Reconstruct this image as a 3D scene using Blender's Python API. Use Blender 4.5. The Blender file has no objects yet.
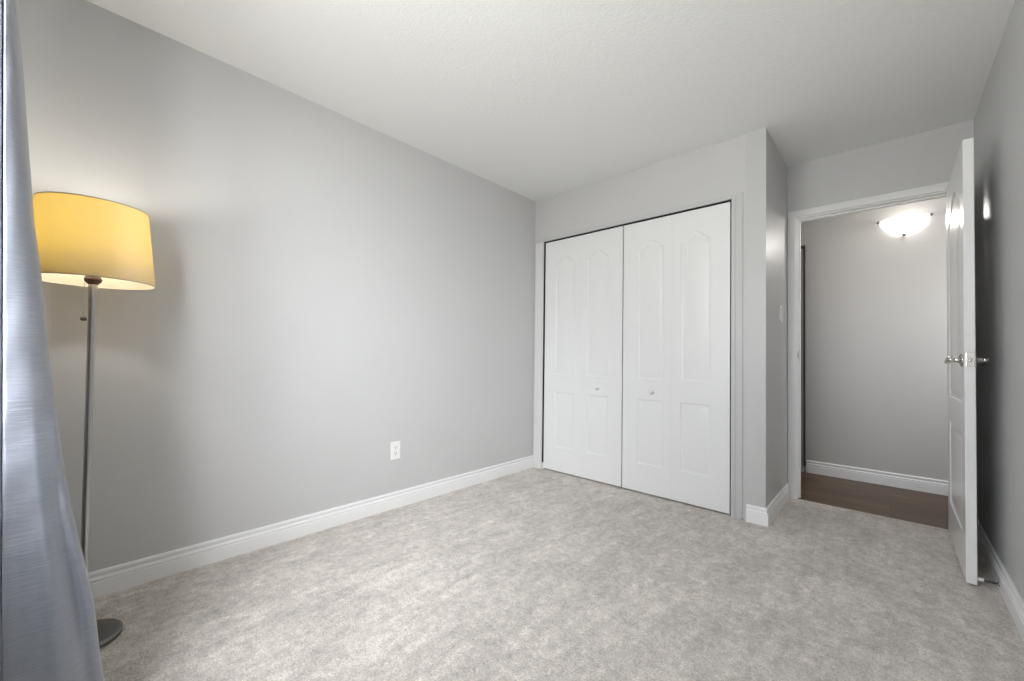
import bpy, bmesh, math, random
from mathutils import Vector, Matrix

S = bpy.context.scene
COL = S.collection
random.seed(7)

# ------------------------------------------------------------------ camera
YAW, PITCH, ROLL = 0.7472, 0.0185, 0.0124
F0 = Vector((-math.sin(YAW), math.cos(YAW), 0)); R0 = Vector((math.cos(YAW), math.sin(YAW), 0)); U0 = Vector((0, 0, 1))
FW = F0 * math.cos(PITCH) + U0 * math.sin(PITCH)
U1 = -F0 * math.sin(PITCH) + U0 * math.cos(PITCH)
RT = R0 * math.cos(ROLL) + U1 * math.sin(ROLL)
UP = -R0 * math.sin(ROLL) + U1 * math.cos(ROLL)
cd = bpy.data.cameras.new('camera')
cam = bpy.data.objects.new('camera', cd); COL.objects.link(cam)
cd.sensor_fit = 'HORIZONTAL'; cd.sensor_width = 36.0
cd.lens = 36.0 * 408.8132 / 1024.0
cd.shift_y = 7.85 / 1024.0
cd.clip_start = 0.02
cam.matrix_world = Matrix(((RT.x, UP.x, -FW.x, 2.4049), (RT.y, UP.y, -FW.y, -2.8945),
                           (RT.z, UP.z, -FW.z, 1.0106), (0, 0, 0, 1)))
S.camera = cam

# ------------------------------------------------------------------ world, light, exposure
WORLD_STRENGTH = 33.0
GLOW = 0.93
SCONCE_W = 1.5
SCONCE_EXTRA_W = 9.0
LAMP_W = 7.5
S.view_settings.view_transform = 'Standard'
S.view_settings.look = 'None'
S.view_settings.gamma = 1.0
S.view_settings.use_curve_mapping = False
S.view_settings.exposure = 0.0
S.cycles.max_bounces = 16
S.cycles.diffuse_bounces = 10
S.cycles.glossy_bounces = 4
S.cycles.transparent_max_bounces = 12
S.cycles.transmission_bounces = 8
S.cycles.caustics_reflective = False
S.cycles.caustics_refractive = False
S.cycles.sample_clamp_indirect = 4.0

w = bpy.data.worlds.new('overcast_sky'); S.world = w; w.use_nodes = True
nt = w.node_tree; nt.nodes.clear()
o = nt.nodes.new('ShaderNodeOutputWorld'); bg = nt.nodes.new('ShaderNodeBackground')
tc = nt.nodes.new('ShaderNodeTexCoord'); sx = nt.nodes.new('ShaderNodeSeparateXYZ')
cr = nt.nodes.new('ShaderNodeValToRGB'); mr = nt.nodes.new('ShaderNodeMapRange')
mr.inputs[1].default_value = -1; mr.inputs[2].default_value = 1
cr.color_ramp.elements[0].position = 0.46; cr.color_ramp.elements[0].color = (.40, .40, .385, 1)
cr.color_ramp.elements[1].position = 0.58; cr.color_ramp.elements[1].color = (.335, .35, .37, 1)
nt.links.new(tc.outputs['Generated'], sx.inputs[0]); nt.links.new(sx.outputs['Z'], mr.inputs[0])
nt.links.new(mr.outputs[0], cr.inputs[0])
# brighter thin cloud around the veiled sun
SUNWARD = Vector((1.0, -.60, .56)).normalized()
dt = nt.nodes.new('ShaderNodeVectorMath'); dt.operation = 'DOT_PRODUCT'; dt.inputs[1].default_value = SUNWARD
nt.links.new(tc.outputs['Generated'], dt.inputs[0])
gr = nt.nodes.new('ShaderNodeValToRGB')
gr.color_ramp.elements[0].position = .62; gr.color_ramp.elements[0].color = (0, 0, 0, 1)
gr.color_ramp.elements[1].position = .985; gr.color_ramp.elements[1].color = (GLOW * .97, GLOW * .99, GLOW * 1.02, 1)
gr.color_ramp.interpolation = 'EASE'
nt.links.new(dt.outputs['Value'], gr.inputs[0])
ad = nt.nodes.new('ShaderNodeMix'); ad.data_type = 'RGBA'; ad.blend_type = 'ADD'; ad.inputs[0].default_value = 1
nt.links.new(cr.outputs[0], ad.inputs[6]); nt.links.new(gr.outputs[0], ad.inputs[7]); nt.links.new(ad.outputs[2], bg.inputs['Color'])
bg.inputs['Strength'].default_value = WORLD_STRENGTH
nt.links.new(bg.outputs[0], o.inputs[0])

# the window's opening (daylight enters here); a portal only guides sampling of the sky
WIN = (0.90, 2.26, 0.85, 2.14)            # x0 x1 z0 z1 of the opening
pl = bpy.data.lights.new('window_portal', 'AREA'); pl.shape = 'RECTANGLE'
pl.size = WIN[1] - WIN[0]; pl.size_y = WIN[3] - WIN[2]; pl.cycles.is_portal = True
po = bpy.data.objects.new('window_portal', pl); COL.objects.link(po)
po.location = ((WIN[0] + WIN[1]) / 2, -3.37, (WIN[2] + WIN[3]) / 2); po.rotation_euler = (math.pi / 2, 0, 0)

pl2 = bpy.data.lights.new('added_hall_window_portal', 'AREA'); pl2.shape = 'RECTANGLE'; pl2.size = .38; pl2.size_y = .70; pl2.cycles.is_portal = True  # guides sky sampling through the added, unseen hallway window
po2 = bpy.data.objects.new('added_hall_window_portal', pl2); COL.objects.link(po2)
po2.location = (3.79, 1.14, 1.55); po2.rotation_euler = (math.pi / 2, 0, math.pi / 2)

# ------------------------------------------------------------------ dimensions (metres)
H = 2.44          # ceiling
W = 1.845         # closet corner
DY = 0.698        # door wall
RX = 2.77         # right wall
HY = 1.641        # hall's far wall
WY = -3.20        # window wall
DOOR_X0, DOOR_X1, DOOR_Z = 1.908, 2.690, 2.040
CL0, CL1, CLZ = 0.106, 1.652, 2.044   # closet opening

# ------------------------------------------------------------------ materials
def new_mat(name):
    m = bpy.data.materials.new(name); m.use_nodes = True
    return m, m.node_tree, m.node_tree.nodes['Principled BSDF']

def plain(name, col, rough=0.5, metal=0.0, spec=0.5, bump=None, vary=0.0):
    """principled with an optional fine noise bump (scale, distance) and slight colour variation"""
    m, t, b = new_mat(name)
    b.inputs['Base Color'].default_value = (*col, 1); b.inputs['Roughness'].default_value = rough
    b.inputs['Metallic'].default_value = metal; b.inputs['Specular IOR Level'].default_value = spec
    tc = t.nodes.new('ShaderNodeTexCoord')
    if vary:
        n = t.nodes.new('ShaderNodeTexNoise'); n.inputs['Scale'].default_value = 3.0; n.inputs['Detail'].default_value = 3
        t.links.new(tc.outputs['Object'], n.inputs['Vector'])
        r = t.nodes.new('ShaderNodeValToRGB')
        r.color_ramp.elements[0].position = .3; r.color_ramp.elements[1].position = .7
        r.color_ramp.elements[0].color = (*[c * (1 - vary) for c in col], 1)
        r.color_ramp.elements[1].color = (*[min(1, c * (1 + vary)) for c in col], 1)
        t.links.new(n.outputs['Fac'], r.inputs[0]); t.links.new(r.outputs[0], b.inputs['Base Color'])
    if bump:
        n = t.nodes.new('ShaderNodeTexNoise'); n.inputs['Scale'].default_value = bump[0]; n.inputs['Detail'].default_value = 4
        t.links.new(tc.outputs['Object'], n.inputs['Vector'])
        bm = t.nodes.new('ShaderNodeBump'); bm.inputs['Distance'].default_value = bump[1]; bm.inputs['Strength'].default_value = 1
        t.links.new(n.outputs['Fac'], bm.inputs['Height']); t.links.new(bm.outputs[0], b.inputs['Normal'])
    return m

M = {}
M['wall'] = plain('grey_wall_paint', (.545, .545, .545), .42, spec=.45, bump=(160, .00025), vary=.012)
M['hallwall'] = plain('hall_wall_paint', (.53, .515, .50), .42, spec=.45, bump=(160, .00025), vary=.012)
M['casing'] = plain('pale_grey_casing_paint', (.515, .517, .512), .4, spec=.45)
M['paletrim'] = plain('lighter_casing_tone', (.66, .66, .655), .4, spec=.45)
M['ceiling'] = plain('stippled_ceiling_paint', (.80, .805, .795), .9, spec=.1, bump=(110, .002))
M['white'] = plain('white_trim_paint', (.80, .80, .80), .33, spec=.5)
M['doorwhite'] = plain('white_door_paint', (.76, .765, .765), .36, spec=.5, bump=(220, .0001))
M['gloss'] = plain('white_gloss_paint', (.78, .78, .775), .2, spec=.55)
M['plastic'] = plain('white_plastic', (.80, .80, .79), .3)
M['dark'] = plain('dark_track_gap_shade', (.03, .03, .03), .8)
M['chrome'] = plain('polished_nickel', (.62, .60, .57), .14, metal=1)
M['steel'] = plain('brushed_steel', (.42, .41, .40), .34, metal=1)
M['base'] = plain('dark_satin_nickel', (.17, .165, .155), .38, metal=.8)
M['brown'] = plain('brown_socket', (.07, .035, .018), .5)
M['black'] = plain('black_rubber', (.02, .02, .02), .45)
M['shadow_gap'] = plain('dark_shadow_gap', (.045, .04, .038), .4)
M['subfloor'] = plain('concrete_subfloor', (.3, .3, .3), .9)

def carpet():
    m, t, b = new_mat('beige_grey_carpet')
    b.inputs['Roughness'].default_value = .95; b.inputs['Specular IOR Level'].default_value = .1
    b.inputs['Sheen Weight'].default_value = .25; b.inputs['Sheen Roughness'].default_value = .5
    N, L = t.nodes, t.links
    tc = N.new('ShaderNodeTexCoord')
    def noise(sc, det, rough=.55, dist=0, rot=0, stretch=(1, 1, 1)):
        mp = N.new('ShaderNodeMapping'); mp.inputs['Scale'].default_value = stretch; mp.inputs['Rotation'].default_value = (0, 0, rot)
        L.new(tc.outputs['Object'], mp.inputs[0])
        n = N.new('ShaderNodeTexNoise'); n.inputs['Scale'].default_value = sc; n.inputs['Detail'].default_value = det
        n.inputs['Roughness'].default_value = rough; n.inputs['Distortion'].default_value = dist
        L.new(mp.outputs[0], n.inputs['Vector']); return n.outputs['Fac']
    def ramp(src, p0, p1, c0, c1):
        r = N.new('ShaderNodeValToRGB'); r.color_ramp.elements[0].position = p0; r.color_ramp.elements[1].position = p1
        r.color_ramp.elements[0].color = (c0, c0, c0, 1); r.color_ramp.elements[1].color = (c1, c1, c1, 1)
        L.new(src, r.inputs[0]); return r.outputs[0]
    def mul(a, c):
        x = N.new('ShaderNodeMix'); x.data_type = 'RGBA'; x.blend_type = 'MULTIPLY'; x.inputs[0].default_value = 1
        L.new(a, x.inputs[6]); L.new(c, x.inputs[7]); return x.outputs[2]
    # brushed pile: broad patches, vacuum streaks, tufts, grain
    patches = ramp(noise(3.4, 7, .66, .8), .36, .62, .87, 1.06)
    streaks = ramp(noise(2.6, 6, .62, .35, rot=.14, stretch=(5.5, .8, 1)), .38, .62, .92, 1.04)
    cross = ramp(noise(4.0, 4, .6, .4, rot=-.75, stretch=(4.0, 1, 1)), .40, .60, .94, 1.03)
    clumps = ramp(noise(11, 7, .72, .3, rot=.3, stretch=(1.8, 1, 1)), .38, .62, .83, 1.09)
    tufts = ramp(noise(34, 4, .72), .32, .68, .78, 1.14)
    grain = ramp(noise(150, 3, .75), .32, .68, .66, 1.27)
    base = N.new('ShaderNodeRGB'); base.outputs[0].default_value = (.645, .594, .545, 1)
    c = mul(mul(mul(mul(mul(mul(base.outputs[0], patches), streaks), cross), clumps), tufts), grain)
    L.new(c, b.inputs['Base Color'])
    add = N.new('ShaderNodeMath'); add.operation = 'MULTIPLY_ADD'
    L.new(noise(150, 3, .75), add.inputs[0]); add.inputs[1].default_value = .45; L.new(noise(34, 4, .72), add.inputs[2])
    bm = N.new('ShaderNodeBump'); bm.inputs['Distance'].default_value = .012; bm.inputs['Strength'].default_value = .8
    L.new(add.outputs[0], bm.inputs['Height']); L.new(bm.outputs[0], b.inputs['Normal'])
    return m
M['carpet'] = carpet()

def wood():
    m, t, b = new_mat('dark_brown_laminate')
    N, L = t.nodes, t.links
    tc = N.new('ShaderNodeTexCoord')
    br = N.new('ShaderNodeTexBrick'); br.offset = .37
    for k, v in (('Scale', 1.0), ('Brick Width', 1.2), ('Row Height', .13), ('Mortar Size', .0012)): br.inputs[k].default_value = v
    br.inputs['Color1'].default_value = (.080, .047, .027, 1); br.inputs['Color2'].default_value = (.140, .086, .052, 1)
    br.inputs['Mortar'].default_value = (.035, .02, .013, 1)
    L.new(tc.outputs['Object'], br.inputs['Vector'])
    mp = N.new('ShaderNodeMapping'); mp.inputs['Scale'].default_value = (3, 26, 1); L.new(tc.outputs['Object'], mp.inputs[0])
    n = N.new('ShaderNodeTexNoise'); n.inputs['Scale'].default_value = 2.2; n.inputs['Detail'].default_value = 7; n.inputs['Distortion'].default_value = .7
    L.new(mp.outputs[0], n.inputs['Vector'])
    r = N.new('ShaderNodeValToRGB'); r.color_ramp.elements[0].position = .3; r.color_ramp.elements[1].position = .72
    r.color_ramp.elements[0].color = (.6, .6, .6, 1); r.color_ramp.elements[1].color = (1.25, 1.2, 1.15, 1)
    L.new(n.outputs['Fac'], r.inputs[0])
    x = N.new('ShaderNodeMix'); x.data_type = 'RGBA'; x.blend_type = 'MULTIPLY'; x.inputs[0].default_value = 1
    L.new(br.outputs['Color'], x.inputs[6]); L.new(r.outputs[0], x.inputs[7]); L.new(x.outputs[2], b.inputs['Base Color'])
    b.inputs['Roughness'].default_value = .42
    return m
M['wood'] = wood()

def silk():
    m, t, b = new_mat('slubbed_grey_silk')
    N, L = t.nodes, t.links
    uv = N.new('ShaderNodeUVMap'); uv.uv_map = 'weave'
    def noise(sx_, sy_, det=3):
        mp = N.new('ShaderNodeMapping'); mp.inputs['Scale'].default_value = (sx_, sy_, 1); L.new(uv.outputs[0], mp.inputs[0])
        n = N.new('ShaderNodeTexNoise'); n.inputs['Scale'].default_value = 1; n.inputs['Detail'].default_value = det
        L.new(mp.outputs[0], n.inputs['Vector']); return n.outputs['Fac']
    r = N.new('ShaderNodeValToRGB'); r.color_ramp.elements[0].position = .3; r.color_ramp.elements[1].position = .7
    r.color_ramp.elements[0].color = (.205, .221, .26, 1); r.color_ramp.elements[1].color = (.245, .263, .305, 1)
    L.new(noise(22, 260, 4), r.inputs[0]); L.new(r.outputs[0], b.inputs['Base Color'])
    add = N.new('ShaderNodeMath'); add.operation = 'ADD'
    L.new(noise(16, 210, 4), add.inputs[0]); L.new(noise(7, 22, 3), add.inputs[1])
    bm = N.new('ShaderNodeBump'); bm.inputs['Distance'].default_value = .0016; bm.inputs['Strength'].default_value = .8
    L.new(add.outputs[0], bm.inputs['Height']); L.new(bm.outputs[0], b.inputs['Normal'])
    b.inputs['Metallic'].default_value = .45; b.inputs['Roughness'].default_value = .36
    b.inputs['Sheen Weight'].default_value = .3
    return m
M['silk'] = silk()

def shade_mat():
    m, t, b = new_mat('cream_lamp_shade_fabric')
    N, L = t.nodes, t.links
    out = N['Material Output']
    d = N.new('ShaderNodeBsdfDiffuse'); d.inputs[0].default_value = (.88, .79, .67, 1)
    tr = N.new('ShaderNodeBsdfTranslucent'); tr.inputs[0].default_value = (.62, .525, .215, 1)
    wv = N.new('ShaderNodeTexNoise'); wv.inputs['Scale'].default_value = 260
    bm = N.new('ShaderNodeBump'); bm.inputs['Distance'].default_value = .0004
    L.new(wv.outputs['Fac'], bm.inputs['Height']); L.new(bm.outputs[0], d.inputs['Normal'])
    x = N.new('ShaderNodeMixShader'); x.inputs[0].default_value = .55
    L.new(d.outputs[0], x.inputs[1]); L.new(tr.outputs[0], x.inputs[2]); L.new(x.outputs[0], out.inputs[0])
    N.remove(b)
    return m
M['shade'] = shade_mat()
M['shadetrim'] = plain('beige_shade_binding', (.50, .44, .34), .7)

def glow(name, col, strength, mix):
    """frosted lamp glass: gives off light and lets the bulb inside shine through"""
    m, t, b = new_mat(name)
    N, L = t.nodes, t.links
    e = N.new('ShaderNodeEmission'); e.inputs[0].default_value = (*col, 1); e.inputs[1].default_value = strength
    tr = N.new('ShaderNodeBsdfTransparent'); tr.inputs[0].default_value = (1, 1, 1, 1)
    x = N.new('ShaderNodeMixShader'); x.inputs[0].default_value = mix
    L.new(tr.outputs[0], x.inputs[1]); L.new(e.outputs[0], x.inputs[2]); L.new(x.outputs[0], N['Material Output'].inputs[0])
    N.remove(b)
    return m
M['bowl'] = glow('frosted_lit_glass', (1, .985, .96), 1.5, .5)
M['bulb'] = glow('lit_bulb', (1, .80, .45), 9.0, 1.0)

def glass():
    m, t, b = new_mat('window_glass'); N, L = t.nodes, t.links
    tr = N.new('ShaderNodeBsdfTransparent'); g = N.new('ShaderNodeBsdfGlossy'); g.inputs['Roughness'].default_value = .02
    x = N.new('ShaderNodeMixShader'); x.inputs[0].default_value = .05
    L.new(tr.outputs[0], x.inputs[1]); L.new(g.outputs[0], x.inputs[2]); L.new(x.outputs[0], N['Material Output'].inputs[0])
    N.remove(b); return m
M['glass'] = glass()

# ------------------------------------------------------------------ mesh helpers
def obj(name, bm, mat, parent=None, smooth=False, auto=None):
    bmesh.ops.recalc_face_normals(bm, faces=bm.faces)
    me = bpy.data.meshes.new(name); bm.to_mesh(me); bm.free()
    o = bpy.data.objects.new(name, me); COL.objects.link(o)
    me.materials.append(M[mat])
    if smooth:
        for p in me.polygons: p.use_smooth = True
    if auto is not None:
        for p in me.polygons: p.use_smooth = True
        bm2 = bmesh.new(); bm2.from_mesh(me)
        for e in bm2.edges:
            if len(e.link_faces) == 2 and e.calc_face_angle(0) > math.radians(auto): e.smooth = False
        bm2.to_mesh(me); bm2.free()
    if parent:
        o.parent = parent
        o.matrix_parent_inverse = Matrix.Translation(-parent.location)
    return o

def thing(name, label, cat, loc=(0, 0, 0), group=None, kind=None):
    o = bpy.data.objects.new(name, None); COL.objects.link(o); o.location = loc; o.empty_display_size = .1
    return tag(o, label, cat, group, kind)

def tag(o, label, cat=None, group=None, kind=None):
    o['label'] = label
    if cat: o['category'] = cat
    if group: o['group'] = group
    if kind: o['kind'] = kind
    return o

def box(bm, x0, x1, y0, y1, z0, z1, bev=0.0, seg=2):
    r = bmesh.ops.create_cube(bm, size=1)
    vs = r['verts']
    for v in vs:
        v.co = Vector((x0 + (v.co.x + .5) * (x1 - x0), y0 + (v.co.y + .5) * (y1 - y0), z0 + (v.co.z + .5) * (z1 - z0)))
    if bev:
        es = list({e for v in vs for e in v.link_edges})
        bmesh.ops.bevel(bm, geom=es, offset=bev, segments=seg, affect='EDGES', profile=.7)
    return bm

def B(*a, **k): return box(bmesh.new(), *a, **k)

def lathe(bm, prof, mat=Matrix(), n=40, cap=True):
    """revolve (r,z) profile about local Z, placed by mat"""
    rings = []
    for r, z in prof:
        if r < 1e-6: rings.append([bm.verts.new(mat @ Vector((0, 0, z)))])
        else: rings.append([bm.verts.new(mat @ Vector((r * math.cos(2 * math.pi * i / n), r * math.sin(2 * math.pi * i / n), z))) for i in range(n)])
    for a, b in zip(rings, rings[1:]):
        for i in range(n):
            j = (i + 1) % n
            if len(a) == 1 and len(b) == 1: continue
            if len(a) == 1: bm.faces.new((a[0], b[i], b[j]))
            elif len(b) == 1: bm.faces.new((a[i], a[j], b[0]))
            else: bm.faces.new((a[i], a[j], b[j], b[i]))
    if cap:
        for ring in (rings[0], rings[-1]):
            if len(ring) > 2: bm.faces.new(ring)
    return bm

def tube(bm, pts, rads, n=14):
    """round tube through pts with a radius (or (ra, rb) pair) per point, capped"""
    pts = [Vector(p) for p in pts]; rings = []
    ref = None
    for i, p in enumerate(pts):
        d = (pts[min(i + 1, len(pts) - 1)] - pts[max(i - 1, 0)]).normalized()
        if ref is None or abs(ref.dot(d)) > .98: ref = Vector((0, 0, 1)) if abs(d.z) < .9 else Vector((1, 0, 0))
        a = (ref - d * ref.dot(d)).normalized(); b = d.cross(a); ref = a
        ra, rb = rads[i] if isinstance(rads[i], tuple) else (rads[i], rads[i])
        rings.append([bm.verts.new(p + a * ra * math.cos(2 * math.pi * k / n) + b * rb * math.sin(2 * math.pi * k / n)) for k in range(n)])
    for a, b in zip(rings, rings[1:]):
        for k in range(n): bm.faces.new((a[k], a[(k + 1) % n], b[(k + 1) % n], b[k]))
    bm.faces.new(rings[0]); bm.faces.new(rings[-1])
    return bm

def along(axis):
    """matrix turning local Z into a world axis"""
    return Vector(axis).to_track_quat('Z', 'Y').to_matrix().to_4x4()

def prism(bm, prof, p0, p1, out, m0=0.0, m1=0.0):
    """extrude a profile [(d, z)] (d away from wall along `out`) from p0 to p1; m0/m1 mitre the ends
    (+1 lengthens with d for an outside corner, -1 shortens for an inside corner)"""
    p0, p1, out = Vector(p0), Vector(p1), Vector(out)
    t = (p1 - p0).normalized()
    A = [bm.verts.new(p0 + out * d + Vector((0, 0, z)) - t * d * m0) for d, z in prof]
    Bv = [bm.verts.new(p1 + out * d + Vector((0, 0, z)) + t * d * m1) for d, z in prof]
    n = len(prof)
    for i in range(n): bm.faces.new((A[i], A[(i + 1) % n], Bv[(i + 1) % n], Bv[i]))
    bm.faces.new(A); bm.faces.new(list(reversed(Bv)))
    return bm

# baseboard section: flat lower board, ledge, scoop, top bead
BB = [(0, -.012), (.0165, -.012), (.0165, .058), (.0160, .0615), (.0120, .0630), (.0120, .0665), (.0150, .0685), (.0150, .0740), (.0135, .0765), (.0060, .0800),
      (.0050, .0850), (.0062, .0880), (.0100, .0900), (.0108, .0950), (.0100, .1010), (.0065, .1045), (0, .1055)]

def struct(name, bm, mat, label, parent=None, auto=None):
    o = obj(name, bm, mat, parent, auto=auto)
    if parent is None: tag(o, label, kind='structure')
    return o

# ------------------------------------------------------------------ room shell
struct('floor', B(0, RX, WY, 0, -.05, 0), 'carpet', 'beige grey cut pile carpet across the bedroom floor')
bm = bmesh.new()   # carpet alcove in front of the bedroom door: same carpet, joined to the floor
fl = bpy.data.objects['floor']
bm.from_mesh(fl.data)
bmesh.ops.delete(bm, geom=list(bm.verts), context='VERTS')
ring = [(0, WY), (RX, WY), (RX, DY + .004), (W, DY + .004), (W, 0.05), (CL1, 0.05), (CL0, .05), (0, .05)]
top = [bm.verts.new((x, y, 0)) for x, y in ring]; bot = [bm.verts.new((x, y, -.03)) for x, y in ring]
bm.faces.new(top); bm.faces.new(list(reversed(bot)))
for i in range(len(ring)):
    j = (i + 1) % len(ring); bm.faces.new((top[i], bot[i], bot[j], top[j]))
bmesh.ops.recalc_face_normals(bm, faces=bm.faces); bm.to_mesh(fl.data); bm.free()

struct('floor_hall', B(.35, 3.7, DY + .006, HY, -.05, -.004), 'wood', 'dark brown wood laminate floor of the hallway beyond the open door')
struct('floor_closet', B(0, W - .1, .05, .62, -.05, -.004), 'subfloor', 'closet floor behind the closed bifold doors')
struct('ceiling', B(-.12, RX + .12, WY - .2, DY + .12, H, H + .1), 'ceiling', 'white stippled bedroom ceiling')
struct('ceiling_hall', B(.35, 3.7, DY + .12, HY + .1, H, H + .1), 'ceiling', 'white ceiling of the hallway')

struct('wall_left', B(-.12, 0, WY - .2, .72, -.05, H), 'wall', 'long light grey wall behind the floor lamp')
bm = bmesh.new()
box(bm, 0, CL0 - .03, 0, .09, -.03, H); box(bm, CL0 - .03, CL1 + .03, 0, .09, CLZ + .020, H); box(bm, CL1 + .03, W, 0, .09, -.03, H)
struct('wall_closet', bm, 'wall', 'grey wall around and above the white bifold closet doors')
struct('wall_corner', B(1.732, W + .0005, -.0045, 0.0, .0, H, bev=.0015), 'casing', 'flat pale grey corner panel right of the closet doors')
struct('wall_side', B(W - .09, W, .09, DY, -.03, H), 'wall', 'short grey wall carrying the light switch, between closet and doorway')
struct('wall_closet_back', B(0, W - .09, .62, DY, -.03, H), 'wall', 'back wall inside the closet')
bm = bmesh.new()
box(bm, W - .09, DOOR_X0 - .018, DY, DY + .112, -.03, H)
box(bm, DOOR_X0 - .018, DOOR_X1 + .018, DY, DY + .112, DOOR_Z + .018, H)
box(bm, DOOR_X1 + .018, RX + .12, DY, DY + .112, -.03, H)
struct('wall_door', bm, 'wall', 'grey wall above the open doorway')
struct('wall_right', B(RX, RX + .12, WY - .2, DY, -.05, H), 'wall', 'grey right wall behind the open white door')
bm = bmesh.new()
x0, x1, z0, z1 = WIN
box(bm, 0, x0, WY - .2, WY, -.05, H); box(bm, x1, RX, WY - .2, WY, -.05, H)
box(bm, x0, x1, WY - .2, WY, -.05, z0); box(bm, x0, x1, WY - .2, WY, z1, H)
struct('wall_window', bm, 'wall', 'grey window wall behind the silver curtain')
struct('wall_hall', B(.35, 3.7, HY, HY + .1, -.05, H), 'hallwall', 'warm grey far wall of the hallway carrying the lit wall light')
struct('wall_hall_left', B(.25, .35, DY, HY + .1, -.05, H), 'hallwall', 'left end wall of the hallway')
bm = bmesh.new()
box(bm, 3.7, 3.8, DY, 0.95, -.05, H); box(bm, 3.7, 3.8, 1.33, HY + .1, -.05, H)
box(bm, 3.7, 3.8, .95, 1.33, -.05, 1.2); box(bm, 3.7, 3.8, .95, 1.33, 1.9, H)
struct('wall_hall_right', bm, 'hallwall', 'right end wall of the hallway with an opening for the added window')
bm = bmesh.new()  # out-of-view window added to let fill light into the hallway
box(bm, 3.74, 3.79, .95, .98, 1.2, 1.9); box(bm, 3.74, 3.79, 1.30, 1.33, 1.2, 1.9)
box(bm, 3.74, 3.79, 0.98, 1.30, 1.2, 1.23); box(bm, 3.74, 3.79, 0.98, 1.30, 1.87, 1.9)
w2 = struct('added_hall_window', bm, 'white', 'unseen window added at the end of the hallway for fill light')
obj('pane', B(3.762, 3.768, 0.98, 1.30, 1.23, 1.87), 'glass', w2)
bm = bmesh.new()
box(bm, .35, W - .09, DY + .02, DY + .112, -.03, H); box(bm, RX + .12, 3.7, DY + .02, DY + .112, -.03, H)
struct('wall_hall_near', bm, 'hallwall', 'near wall of the hallway on both sides of the doorway')

# ------------------------------------------------------------------ window behind the camera
win = bpy.data.objects.new('window_1', None); COL.objects.link(win); win.location = (x0, WY - .1, z0)
tag(win, 'white framed window beside the silver curtain', kind='structure')
bm = bmesh.new()
yA, yB = WY - .17, WY - .10
box(bm, x0, x0 + .05, yA, yB, z0, z1); box(bm, x1 - .05, x1, yA, yB, z0, z1)
box(bm, x0 + .05, x1 - .05, yA, yB, z0, z0 + .05); box(bm, x0 + .05, x1 - .05, yA, yB, z1 - .05, z1)
obj('window_frame', bm, 'white', win)
xm = (x0 + x1) / 2
obj('mullion', B(xm - .025, xm + .025, yA + .01, yB - .01, z0 + .05, z1 - .05), 'white', win)
for a, b in ((x0 + .05, xm - .025), (xm + .025, x1 - .05)):
    obj('pane', B(a, b, WY - .139, WY - .133, z0 + .05, z1 - .05), 'glass', win)
obj('window_sill', B(x0 + .001, x1 - .001, WY - .10, WY + .03, z0 + .0005, z0 + .022, bev=.004), 'white', win)

# ------------------------------------------------------------------ baseboards
def baseboard(name, runs, label):
    bm = bmesh.new()
    for r in runs: prism(bm, BB, *r)
    return struct(name, bm, 'white', label, auto=38)
baseboard('baseboard_left', [((0, WY, 0), (0, 0, 0), (1, 0, 0), 0, 0)], 'long white moulded baseboard along the left wall')
baseboard('baseboard_corner', [((1.742, -.0045, 0), (W, -.0045, 0), (0, -1, 0), 0, 1.0),
                               ((W, -.0045, 0), (W, DY - .016, 0), (1, 0, 0), 1.0, 0)],
          'short white baseboard wrapping the outside corner between closet and doorway')
baseboard('baseboard_right', [((RX, DY, 0), (RX, WY, 0), (-1, 0, 0), 0, 0)], 'white baseboard along the right wall behind the open door')
HB = [(d, z - .004) for d, z in BB]
baseboard('baseboard_hall', [((1.845, HY, 0), (3.7, HY, 0), (0, -1, 0), 0, 0)], 'white baseboard along the hallway wall above the dark wood floor')
baseboard('baseboard_window', [((0.02, WY, 0), (RX - .02, WY, 0), (0, 1, 0), 0, 0)], 'white baseboard under the window')

# ------------------------------------------------------------------ closet casing and bifold doors
def casing_frame(bm, xa, xb, zt, wd, y, t, xl=None, xr=None, lip=.012):
    """flat casing with a raised inner lip around an opening, on a wall facing -Y at y"""
    xl = wd if xl is None else xl; xr = wd if xr is None else xr
    box(bm, xb, xb + xr, y - t, y, 0.0, zt + wd, bev=.0015)
    box(bm, xa, xb, y - t, y, zt, zt + wd, bev=.0015)
bm = bmesh.new()
casing_frame(bm, CL0, CL1, CLZ, .03, 0, .008, xl=.09, xr=.066)
box(bm, CL1 + .002, CL1 + .026, -.0125, -.008, 0, CLZ + .012, bev=.001)      # inner bead right
box(bm, CL0 - .09, CL0, -.008, 0, CLZ, CLZ + .03, bev=.0015)
box(bm, CL0, CL1, -.0115, -.008, CLZ + .002, CLZ + .010, bev=.001)
struct('trim_1', bm, 'casing', 'pale grey casing around the closet opening')
bm = bmesh.new()  # left side casing, toned lighter than the rest of the frame
box(bm, CL0 - .09, CL0, -.008, 0, 0, CLZ, bev=.0015)
box(bm, CL0 - .020, CL0 - .002, -.0125, -.008, 0.0, CLZ - .004, bev=.001)
struct('trim_8', bm, 'paletrim', 'left side casing of the closet in a lighter tone, in the room corner')
bm = bmesh.new()                                  # dark track; side liners painted black as the shade in the gaps
box(bm, CL0 - .03, CL1 + .03, .058, .088, CLZ - .02, CLZ + .020); box(bm, CL0 - .03, CL0 - .022, .0, .088, -.0, CLZ + .020); box(bm, CL1 + .022, CL1 + .03, 0, .088, 0, CLZ + .020)
struct('trim_2', bm, 'dark', 'dark sliding track above the bifold doors and side liners painted as gap shade')
bm = bmesh.new()                                  # white pivot bracket low at the left jamb
box(bm, CL0 - .012, CL0 + .009, .006, .05, .0, .055, bev=.002)
struct('trim_3', bm, 'white', 'small white pivot bracket at the foot of the left closet jamb')

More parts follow.
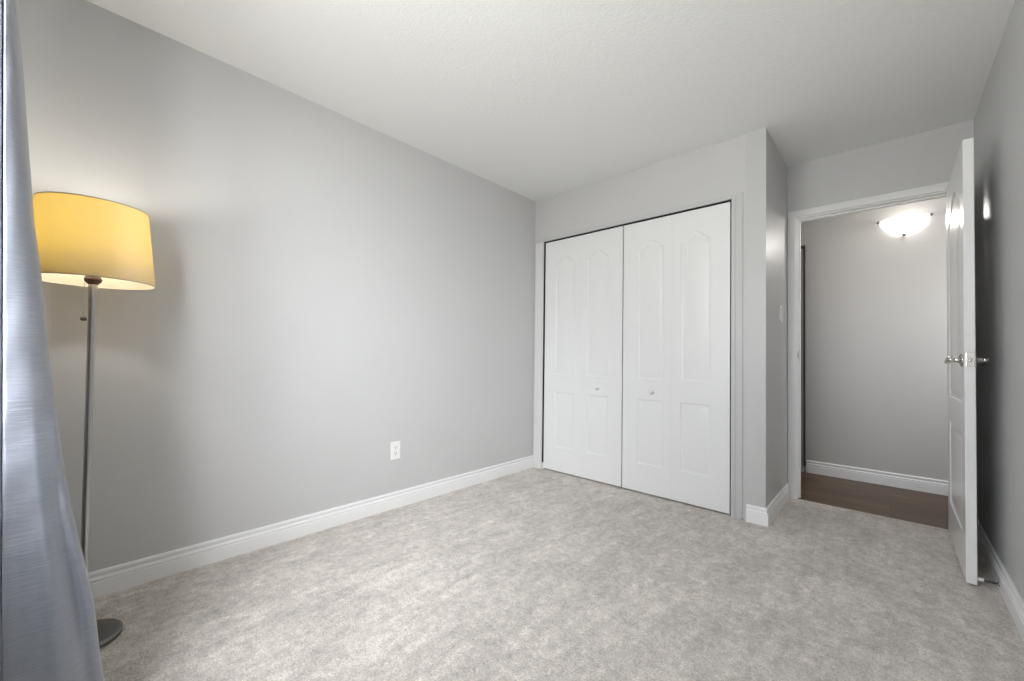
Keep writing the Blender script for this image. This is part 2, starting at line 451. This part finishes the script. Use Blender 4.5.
def panel_outline(u0, u1, v0, v1, arch=None):
    """closed outline, counter-clockwise; with arch = apex height the top is a cathedral curve"""
    pts = [(u0, v0), (u1, v0), (u1, v1)]
    if arch:
        c = (u0 + u1) / 2; hw = (u1 - u0) / 2; n = 22
        for i in range(1, n):
            s = i / n                                     # 1 -> right shoulder to left
            u = u1 + (u0 - u1) * s; k = abs(u - c) / hw
            v = v1 + (arch - v1) * (0.5 + 0.5 * math.cos(math.pi * min(1, k * 1.02))) ** .9
            pts.append((u, v))
    pts.append((u0, v1))
    return pts

def inset(pts, d):
    out = []; n = len(pts)
    for i in range(n):
        p0, p, p1 = Vector(pts[i - 1]), Vector(pts[i]), Vector(pts[(i + 1) % n])
        a = (p - p0).normalized(); b = (p1 - p).normalized()
        na, nb = Vector((-a.y, a.x)), Vector((-b.y, b.x))
        m = (na + nb).normalized(); k = max(.4, m.dot(na))
        out.append(tuple(p + m * (d / k)))
    return out

def panel_slab(width, height, thick, panels, both=False, prof=((0, 0), (.004, -.004), (.011, -.0065), (.019, -.0065), (.030, -.0025), (.036, -.0015)), bev=.002):
    """moulded slab in local (u, v) with depth along +w; front at w=0 facing -w. returns bmesh (u->x, w->y, v->z)"""
    bm = bmesh.new()
    def face(sign, w0):
        P = lambda u, v, d: bm.verts.new((u, w0 - sign * d, v))
        rect = [P(bev, bev, 0), P(width - bev, bev, 0), P(width - bev, height - bev, 0), P(bev, height - bev, 0)]
        edges = [bm.edges.new((rect[i], rect[(i + 1) % 4])) for i in range(4)]
        for pn in panels:
            prev = None
            for d, dep in prof:
                loop = [P(u, v, dep) for u, v in (inset(pn, d) if d else pn)]
                n = len(loop)
                if prev is None:
                    edges += [bm.edges.new((loop[i], loop[(i + 1) % n])) for i in range(n)]
                else:
                    for i in range(n): bm.faces.new((prev[i], prev[(i + 1) % n], loop[(i + 1) % n], loop[i]))
                prev = loop
            bm.faces.new(prev)
        bmesh.ops.triangle_fill(bm, use_beauty=True, use_dissolve=False, edges=edges, normal=(0, -sign, 0))
        return rect
    fr = face(1, 0.0)
    if both: bk = face(-1, thick)
    else:
        bk = [bm.verts.new((u, thick, v)) for u, v in ((bev, bev), (width - bev, bev), (width - bev, height - bev), (bev, height - bev))]
        bm.faces.new(bk)
    o1 = [bm.verts.new((u, bev, v)) for u, v in ((0, 0), (width, 0), (width, height), (0, height))]
    o2 = [bm.verts.new((u, thick - bev, v)) for u, v in ((0, 0), (width, 0), (width, height), (0, height))]
    for a, b in ((fr, o1), (o1, o2), (o2, bk)):
        for i in range(4): bm.faces.new((a[i], a[(i + 1) % 4], b[(i + 1) % 4], b[i]))
    return bm

def bifold(name, xa, xb, label, knob_leaf, knob_x):
    t = bpy.data.objects.new(name, None); COL.objects.link(t); t.location = (xa, .012, .012)
    tag(t, label, kind='structure')
    lw = (xb - xa) / 2 - .0001; z0, zt = .012, 2.033; h = zt - z0
    for i in (0, 1):
        x = xa if i == 0 else xb - lw
        us = (.118, .118 + .2) if i == 0 else (lw - .118 - .2, lw - .118)
        pans = [panel_outline(*us, .22 - z0, .70 - z0), panel_outline(*us, .85 - z0, 1.825 - z0, 1.885 - z0)]
        bm = panel_slab(lw, h, .034, pans, bev=.0012)
        bmesh.ops.translate(bm, verts=bm.verts, vec=(x, .006, z0))
        leaf = obj('leaf', bm, 'doorwhite', t, auto=24)
        if i == knob_leaf:
            bm = lathe(bmesh.new(), [(0, 0), (.010, 0), (.010, .002), (.0065, .005), (.006, .012), (.011, .016), (.016, .021), (.017, .026), (.0145, .031), (.007, .0335), (0, .034)],
                       Matrix.Translation((knob_x, .006, .760)) @ along((0, -1, 0)), 28, cap=False)
            k = obj('knob', bm, 'gloss', leaf, smooth=True)
    return t
bifold('door_1', .1185, .8790, 'left pair of closed white bifold closet doors with arched panels', 1, .670)
bifold('door_2', .8880, 1.6420, 'right pair of closed white bifold closet doors with arched panels', 0, 1.124)

# ------------------------------------------------------------------ doorway casing, jamb, open door
cprof = [(0, 0), (.003, .016), (.014, .018), (.026, .0165), (.034, .0125), (.040, .0125), (.045, .010), (.049, .009), (.052, .006), (.052, 0)]
def casing_run(bm, y):
    """mitred door casing: inner edge follows jamb, profile (outward offset, thickness)"""
    k = .006
    paths = []
    for d, th in cprof:
        paths.append([bm.verts.new(c) for c in ((DOOR_X0 - k - d, y - th, 0.0), (DOOR_X0 - k - d, y - th, DOOR_Z + k + d),
                                                 (DOOR_X1 + k + d * .98, y - th, DOOR_Z + k + d), (DOOR_X1 + k + d * .98, y - th, 0.0))])
    n = len(paths)
    for i in range(n):
        a, b = paths[i], paths[(i + 1) % n]
        for j in range(3): bm.faces.new((a[j], a[j + 1], b[j + 1], b[j]))
    bm.faces.new([p[0] for p in paths]); bm.faces.new([p[3] for p in reversed(paths)])
bm = bmesh.new(); casing_run(bm, DY)
struct('trim_4', bm, 'white', 'white moulded casing around the open doorway', auto=30)
bm = bmesh.new()
box(bm, DOOR_X0 - .018, DOOR_X0, DY, DY + .112, 0, DOOR_Z)
box(bm, DOOR_X1, DOOR_X1 + .018, DY, DY + .112, 0, DOOR_Z)
box(bm, DOOR_X0 - .018, DOOR_X1 + .018, DY, DY + .112, DOOR_Z, DOOR_Z + .018)
box(bm, DOOR_X0, DOOR_X0 + .010, DY + .042, DY + .078, 0, DOOR_Z - .010, bev=.001)     # stops
box(bm, DOOR_X1 - .010, DOOR_X1, DY + .042, DY + .078, 0, DOOR_Z - .010, bev=.001)
box(bm, DOOR_X0, DOOR_X1, DY + .042, DY + .078, DOOR_Z - .010, DOOR_Z, bev=.001)
jamb = struct('trim_5', bm, 'white', 'white door jamb lining the doorway')
bm = B(DOOR_X0 - .0005, DOOR_X0 + .0015, DY + .006, DY + .036, 1.012, 1.070, bev=.0006)
sp = obj('strike_plate', bm, 'steel', jamb)
obj('latch_hole', B(DOOR_X0 + .0012, DOOR_X0 + .0018, DY + .014, DY + .028, 1.026, 1.054), 'black', sp)
bm = bmesh.new()     # pale carpet edge strip in the threshold
prism(bm, [(-.005, -.004), (.006, -.004), (.005, .002), (0, .003), (-.004, .002)], (DOOR_X0, DY + .004, 0), (DOOR_X1, DY + .004, 0), (0, 1, 0))
struct('trim_6', bm, 'shadetrim', 'thin beige carpet edge strip across the threshold')

# open door: plane X = const, hinge end at Y = DOOR_H, free end at DOOR_F
DF, DH, DXF, DT = -.115, .657, 2.652, .035
dw, dz0, dzt = DH - DF, .010, 2.034
bm = panel_slab(dw, dzt - dz0, DT, [panel_outline(.115, dw - .115, .203 - dz0, .672 - dz0),
                                    panel_outline(.115, dw - .115, .815 - dz0, 1.80 - dz0, 1.905 - dz0)], both=True,
                prof=((0, 0), (.004, -.005), (.012, -.008), (.022, -.008), (.040, -.003), (.048, -.002)))
# local u (x) -> world -Y measured from hinge; depth y -> +X
T = Matrix(((0, 1, 0, DXF), (-1, 0, 0, DH), (0, 0, 1, dz0), (0, 0, 0, 1)))
bmesh.ops.transform(bm, matrix=T, verts=bm.verts)
door = bpy.data.objects.new('door_3', None); COL.objects.link(door); door.location = (2.688, DH, dz0)
tag(door, 'open white panelled bedroom door with lever handle, standing along the right wall', kind='structure')
slab = obj('door_slab', bm, 'gloss', door, auto=24)
ly, lz = DF + .062, 1.018
for s in (-1, 1):
    xf = DXF if s < 0 else DXF + DT
    bm = lathe(bmesh.new(), [(0, 0), (.031, 0), (.031, .003), (.028, .007), (.019, .009), (.014, .012), (.0115, .02), (.011, .034), (0, .034)],
               Matrix.Translation((xf, ly, lz)) @ along((s, 0, 0)), 32, cap=False)
    rose = obj('handle_rose', bm, 'chrome', door, smooth=True)
    r = .040 if s < 0 else .037
    bm = tube(bmesh.new(), [(xf + s * .026, ly - .006, lz), (xf + s * r, ly - .001, lz + .001), (xf + s * (r + .004), ly + .018, lz + .003), (xf + s * (r + .004), ly + .045, lz + .002),
                            (xf + s * (r + .004), ly + .075, lz - .003), (xf + s * (r + .002), ly + .098, lz - .010), (xf + s * r, ly + .112, lz - .012), (xf + s * (r - .001), ly + .118, lz - .012)],
              [.009, .0115, .0095, .0075, .0085, .011, .009, .003], 16)
    lv = obj('lever', bm, 'chrome', door, smooth=True)
lp = obj('latch_plate', B(DXF + .005, DXF + DT - .005, DF - .0018, DF + .001, lz - .030, lz + .034, bev=.0007), 'chrome', door)
obj('latch_bolt', lathe(bmesh.new(), [(0, 0), (.0075, 0), (.0075, .007), (.005, .010), (0, .0105)], Matrix.Translation((DXF + DT / 2, DF - .0015, lz)) @ along((0, -1, 0)), 20, cap=False), 'chrome', lp, smooth=True)
for hz in (.25, 1.02, 1.80):
    bm = bmesh.new()
    lathe(bm, [(0, -.045), (.006, -.045), (.006, .045), (0, .045)], Matrix.Translation((DXF + DT + .004, DH + .008, hz)), 14, cap=False)
    box(bm, DXF + .006, DXF + DT, DH - .0005, DH + .0015, hz - .045, hz + .045)
    obj('hinge', bm, 'steel', door)

# neighbouring hall doorway, only its right edge shows left of the hall wall
bm = bmesh.new()
box(bm, .98, 1.826, HY - .02, HY - .0005, -.004, 2.045, bev=.002)
door4 = struct('door_4', bm, 'hallwall', 'closed hallway door seen as a narrow grey strip at the left of the doorway')
bm = bmesh.new()  # dark strip painted in place of the shadow gap at the door's edge
box(bm, 1.826, 1.838, HY - .030, HY - .0005, .055, 2.02); box(bm, 1.70, 1.838, HY - .034, HY - .0005, 2.02, 2.046)
struct('shadow_gap_strip', bm, 'shadow_gap', 'dark narrow strip painted as a shadow gap on the hallway wall')

# ------------------------------------------------------------------ floor lamp
LX, LY = .345, -2.846
lamp = thing('floor_lamp', 'brushed steel floor lamp with glowing yellow drum shade against the left wall', 'lamp', (LX, LY, 0))
TL = Matrix.Translation((LX, LY, 0))
obj('base', lathe(bmesh.new(), [(0, 0), (.098, 0), (.104, .004), (.1045, .014), (.101, .0185), (.094, .021), (.05, .0235), (.016, .026), (.0155, .032), (0, .032)], TL, 64, cap=False), 'base', lamp, auto=35)
obj('pole', lathe(bmesh.new(), [(0, .028), (.0102, .028), (.0102, .70), (.0110, .705), (.0110, .712), (.0102, .717), (.0106, 1.17), (.0112, 1.215), (.0115, 1.245), (0, 1.245)], TL, 24, cap=False), 'steel', lamp, auto=35)
obj('socket', lathe(bmesh.new(), [(0, 1.243), (.012, 1.243), (.022, 1.254), (.0235, 1.262), (.019, 1.27), (.017, 1.31), (.0185, 1.315), (.0185, 1.325), (0, 1.325)], TL, 24, cap=False), 'brown', lamp, auto=35)
SB, ST, RB, RTp = 1.2525, 1.514, .166, .1415
bm = lathe(bmesh.new(), [(RB, SB), (RB - (RB - RTp) * .33, SB + (ST - SB) * .33), (RB - (RB - RTp) * .66, SB + (ST - SB) * .66), (RTp, ST),
                         (RTp - .0012, ST), (RB - .0012, SB), (RB, SB)], TL, 96, cap=False)
bmesh.ops.remove_doubles(bm, verts=bm.verts, dist=1e-6)
shade = obj('lamp_shade', bm, 'shade', lamp, auto=50)
for r, z in ((RB, SB), (RTp, ST)):
    bm = bmesh.new(); n = 96
    tp = [(r + dx, z + dz) for dx, dz in ((-.0022, -.0012), (.0008, -.0012), (.0008, .0022), (-.0022, .0022), (-.0022, -.0012))]
    lathe(bm, tp, TL, n, cap=False); bmesh.ops.remove_doubles(bm, verts=bm.verts, dist=1e-6)
    k = obj('shade_binding', bm, 'shadetrim', shade)
bm = bmesh.new()
for a in (0, 2 * math.pi / 3, 4 * math.pi / 3):
    tube(bm, [(LX + .017 * math.cos(a), LY + .017 * math.sin(a), 1.300), (LX + (RB - .008) * math.cos(a), LY + (RB - .008) * math.sin(a), SB + .035)], [.0016, .0016], 8)
obj('shade_spider', bm, 'steel', lamp)
obj('bulb', lathe(bmesh.new(), [(0, 1.322), (.013, 1.324), (.014, 1.34), (.024, 1.362), (.030, 1.385), (.027, 1.408), (.015, 1.425), (0, 1.43)], TL, 24, cap=False), 'bulb', lamp, smooth=True)
cx, cy = LX - .021, LY - .020
bm = bmesh.new()
for i in range(62):
    z = 1.288 - i * .0026
    bmesh.ops.create_icosphere(bm, subdivisions=1, radius=.0013, matrix=Matrix.Translation((cx, cy, z)))
tube(bm, [(LX - .012, LY - .011, 1.292), (cx, cy, 1.288)], [.0018, .0015], 8)
ch = obj('pull_chain', bm, 'steel', lamp, smooth=True)
k = obj('pull_bead', lathe(bmesh.new(), [(0, 1.115), (.006, 1.116), (.0085, 1.120), (.0075, 1.127), (.002, 1.131), (0, 1.131)], Matrix.Translation((cx, cy, 0)), 16, cap=False), 'base', ch, smooth=True)
ld = bpy.data.lights.new('lamp_light', 'POINT'); ld.energy = LAMP_W; ld.color = (1, .965, .90); ld.shadow_soft_size = .03
lo = bpy.data.objects.new('lamp_light', ld); COL.objects.link(lo); lo.location = (LX, LY, 1.452)

# ------------------------------------------------------------------ hallway wall light
sc = thing('wall_sconce', 'lit half bowl frosted glass wall light high on the hallway wall', 'wall light', (2.487, HY, 2.09))
CX, CY, ZR = 2.487, HY - .012, 2.150
RXs, RYs, RZs = .150, .120, .125
bm = bmesh.new(); nu, nv = 40, 16
rows = []
for j in range(nv + 1):
    ph = (math.pi / 2) * j / nv * .985
    rows.append([bm.verts.new((CX + RXs * math.cos(math.pi * i / nu) * math.cos(ph), CY - RYs * math.sin(math.pi * i / nu) * math.cos(ph), ZR - RZs * math.sin(ph))) for i in range(nu + 1)])
for a, b in zip(rows, rows[1:]):
    for i in range(nu): bm.faces.new((a[i], a[i + 1], b[i + 1], b[i]))
obj('glass_bowl', bm, 'bowl', sc, smooth=True)
obj('backplate', B(CX - .06, CX + .06, HY - .012, HY, 2.07, 2.13, bev=.003), 'white', sc)
for x, z in ((CX - RXs - .003, ZR), (CX + RXs + .003, ZR), (CX, ZR - RZs - .004)):
    bm = lathe(bmesh.new(), [(0, 0), (.006, 0), (.006, .012), (.0105, .014), (.0105, .024), (.007, .029), (0, .030)],
               Matrix.Translation((x, HY, z)) @ along((0, -1, 0)), 16, cap=False)
    obj('clip', bm, 'base', sc, smooth=True)
sl = bpy.data.lights.new('sconce_light', 'POINT'); sl.energy = SCONCE_W; sl.color = (1, .955, .90); sl.shadow_soft_size = .03
so = bpy.data.objects.new('sconce_light', sl); COL.objects.link(so); so.location = (CX + .02, HY - .075, 2.10)
fd = bpy.data.lights.new('sconce_extra_light', 'AREA'); fd.shape = 'DISK'; fd.size = .09; fd.energy = SCONCE_EXTRA_W; fd.color = (1, .955, .90)  # extra disc lamp added in the bowl to throw light into the room
fo = bpy.data.objects.new('sconce_extra_light', fd); COL.objects.link(fo); fo.location = (CX, HY - .05, 2.085); fo.rotation_euler = (-math.pi / 2, 0, 0)

# ------------------------------------------------------------------ outlet and light switch
out = thing('wall_outlet', 'white duplex power outlet low on the left grey wall', 'outlet', (0, -1.422, .378))
obj('cover_plate', B(0, .005, -1.457, -1.387, .320, .436, bev=.002), 'plastic', out)
for zc in (.3985, .3575):
    bm = bmesh.new()
    box(bm, .004, .0068, -1.439, -1.405, zc - .014, zc + .014, bev=.001)
    rc = obj('receptacle', bm, 'plastic', out)
    bm = bmesh.new()
    box(bm, .0066, .0071, -1.4305, -1.4275, zc - .002, zc + .008); box(bm, .0066, .0071, -1.4165, -1.4135, zc - .002, zc + .007)
    box(bm, .0066, .0071, -1.4245, -1.4195, zc - .0105, zc - .0055)
    k = obj('slots', bm, 'black', rc)
obj('screw', lathe(bmesh.new(), [(0, 0), (.003, 0), (.002, .001), (0, .0012)], Matrix.Translation((.005, -1.422, .378)) @ along((1, 0, 0)), 12, cap=False), 'steel', out)

sw = thing('light_switch', 'white light switch on the short wall left of the doorway', 'switch', (W, .440, 1.325))
obj('switch_plate', B(W, W + .006, .405, .475, 1.267, 1.383, bev=.002), 'plastic', sw)
obj('rocker', B(W + .005, W + .010, .4235, .4565, 1.292, 1.358, bev=.0015), 'plastic', sw)

# ------------------------------------------------------------------ door stop on the right baseboard
ds = thing('door_stop', 'thin rigid door stop with white tip on the right baseboard behind the door', 'door stop', (RX - .0155, -.098, .034))
X0 = RX - .0155
obj('flange', lathe(bmesh.new(), [(0, 0), (.011, 0), (.011, .003), (.006, .007), (0, .008)], Matrix.Translation((X0, -.098, .034)) @ along((-1, 0, 0)), 20, cap=False), 'chrome', ds, smooth=True)
bm = bmesh.new()
tube(bm, [(X0 - .005, -.098, .034), (X0 - .02, -.098, .0335), (X0 - .047, -.098, .034)], [.0042, .0036, .0036], 12)
obj('rod', bm, 'black', ds, smooth=True)
obj('tip', lathe(bmesh.new(), [(0, 0), (.0065, 0), (.0075, .004), (.0075, .016), (.005, .0205), (0, .0208)], Matrix.Translation((X0 - .047, -.098, .034)) @ along((-1, 0, 0)), 20, cap=False), 'plastic', ds, smooth=True)

# ------------------------------------------------------------------ silver curtain
def interp(tab, z):
    for (a, va), (b, vb) in zip(tab, tab[1:]):
        if z <= b: return va + (vb - va) * (z - a) / (b - a)
    return tab[-1][1]
CREST = [(0, -2.797), (.18, -2.821), (.24, -2.829), (.366, -2.841), (.487, -2.862), (.623, -2.886), (.773, -2.906), (.97, -2.928), (1.2, -2.947), (1.31, -2.960), (1.81, -2.995), (2.2, -3.018), (2.3, -3.022)]
def catmull(P, n):
    out = []
    for i in range(len(P) - 1):
        p0 = Vector(P[max(i - 1, 0)]); p1 = Vector(P[i]); p2 = Vector(P[i + 1]); p3 = Vector(P[min(i + 2, len(P) - 1)])
        for k in range(n):
            t = k / n
            out.append(.5 * ((2 * p1) + (p2 - p0) * t + (2 * p0 - 5 * p1 + 4 * p2 - p3) * t * t + (3 * p1 - p0 - 3 * p2 + p3) * t ** 3))
    out.append(Vector(P[-1])); return out
Z0, Z1, NZ = .012, 2.235, 130
rows = []
for j in range(NZ + 1):
    z = Z0 + (Z1 - Z0) * j / NZ
    c = interp(CREST, z); fl_ = c + 3.02           # how far the big fold bellies out
    ax = .052 + .040 * min(1, max(0, (z - .5) / 1.2))  # how deep the rounded edge is
    yl = -2.8945 + (-3.013 + .0222 * (1.8 - z) + 2.8945) * (.93 + ax - 2.405) / (.95 - 2.405)   # free edge of the cloth
    bk = -3.085
    P = [(.46, bk + .01), (.52, -3.03), (.57, bk), (.63, -3.025 + fl_ * .25), (.69, bk), (.75, -3.02 + fl_ * .4), (.815, bk + fl_ * .15),
         (.86, c - .03 - fl_ * .25), (.90, c - .006)]
    for t_ in (0, .12, .25, .38, .5, .62, .75, .88, 1.0):
        dent = .016 * math.exp(-((t_ - .40 - .12 * (z - .5)) / .10) ** 2) * math.exp(-((z - .42) / .28) ** 2)
        dent -= .010 * math.exp(-((t_ - .62) / .12) ** 2) * math.exp(-((z - .35) / .40) ** 2)
        P.append((.93 + ax * math.sin(t_ * math.pi / 2) - dent, yl + (c - yl) * math.cos(t_ * math.pi / 2)))
    e = .93 + ax
    P += [(e - .010, yl - .001), (e - .035, yl - .0022), (e - .035, yl - .0034), (e - .008, yl - .0046), (e, yl - .007), (e + .001, yl - .022), (e - .002, yl - .045), (e - .01, bk + .01)]
    rows.append((z, catmull(P, 9)))
bm = bmesh.new(); uvl = bm.loops.layers.uv.new('weave')
grid = []; UVS = {}
for j, (z, pts) in enumerate(rows):
    line = []; s = 0
    for i, q in enumerate(pts):
        if i: s += (pts[i] - pts[i - 1]).length
        f = i / len(pts)
        wob = .0022 * math.sin(z * 31 + 9 * f + 2 * math.sin(z * 7)) * (0.4 + 0.6 * math.sin(f * 17) ** 2)
        wob += .004 * math.exp(-((z - .62) / .10) ** 2) * math.sin(z * 60 + f * 30) * .35
        v = bm.verts.new((q.x + wob, q.y + wob * .15, z)); line.append(v); UVS[v] = (s, z)
    grid.append(line)
for a, b in zip(grid, grid[1:]):
    for i in range(len(a) - 1):
        f = bm.faces.new((a[i], a[i + 1], b[i + 1], b[i]))
        for lp_ in f.loops: lp_[uvl].uv = UVS[lp_.vert]
cur = thing('curtain', 'silver grey silk curtain hanging in folds at the left edge, beside the floor lamp', 'curtain', (.78, -3.05, 0))
cp = obj('curtain_panel', bm, 'silk', cur, smooth=True)
sm = cp.modifiers.new('cloth_thickness', 'SOLIDIFY'); sm.thickness = .0018; sm.offset = 0
bm = bmesh.new()
rod = thing('curtain_rod', 'brushed steel rod carrying the silver curtain above the window', 'curtain rod', (1.4, -3.06, 2.25))
obj('rod', lathe(bmesh.new(), [(0, 0), (.011, 0), (.011, 1.95), (0, 1.95)], Matrix.Translation((.40, -3.055, 2.262)) @ along((1, 0, 0)), 20, cap=False), 'steel', rod, auto=40)
for x in (.40, 2.35):
    obj('finial', lathe(bmesh.new(), [(0, -.03), (.014, -.024), (.022, -.008), (.022, .008), (.014, .024), (0, .03)], Matrix.Translation((x, -3.055, 2.262)) @ along((1, 0, 0)), 20, cap=False), 'steel', rod, smooth=True)
for x in (.44, 2.31):
    bm = bmesh.new(); tube(bm, [(x, WY, 2.262), (x, -3.055, 2.262)], [.007, .007], 10); box(bm, x - .015, x + .015, WY, WY + .006, 2.20, 2.28)
    obj('bracket', bm, 'steel', rod)
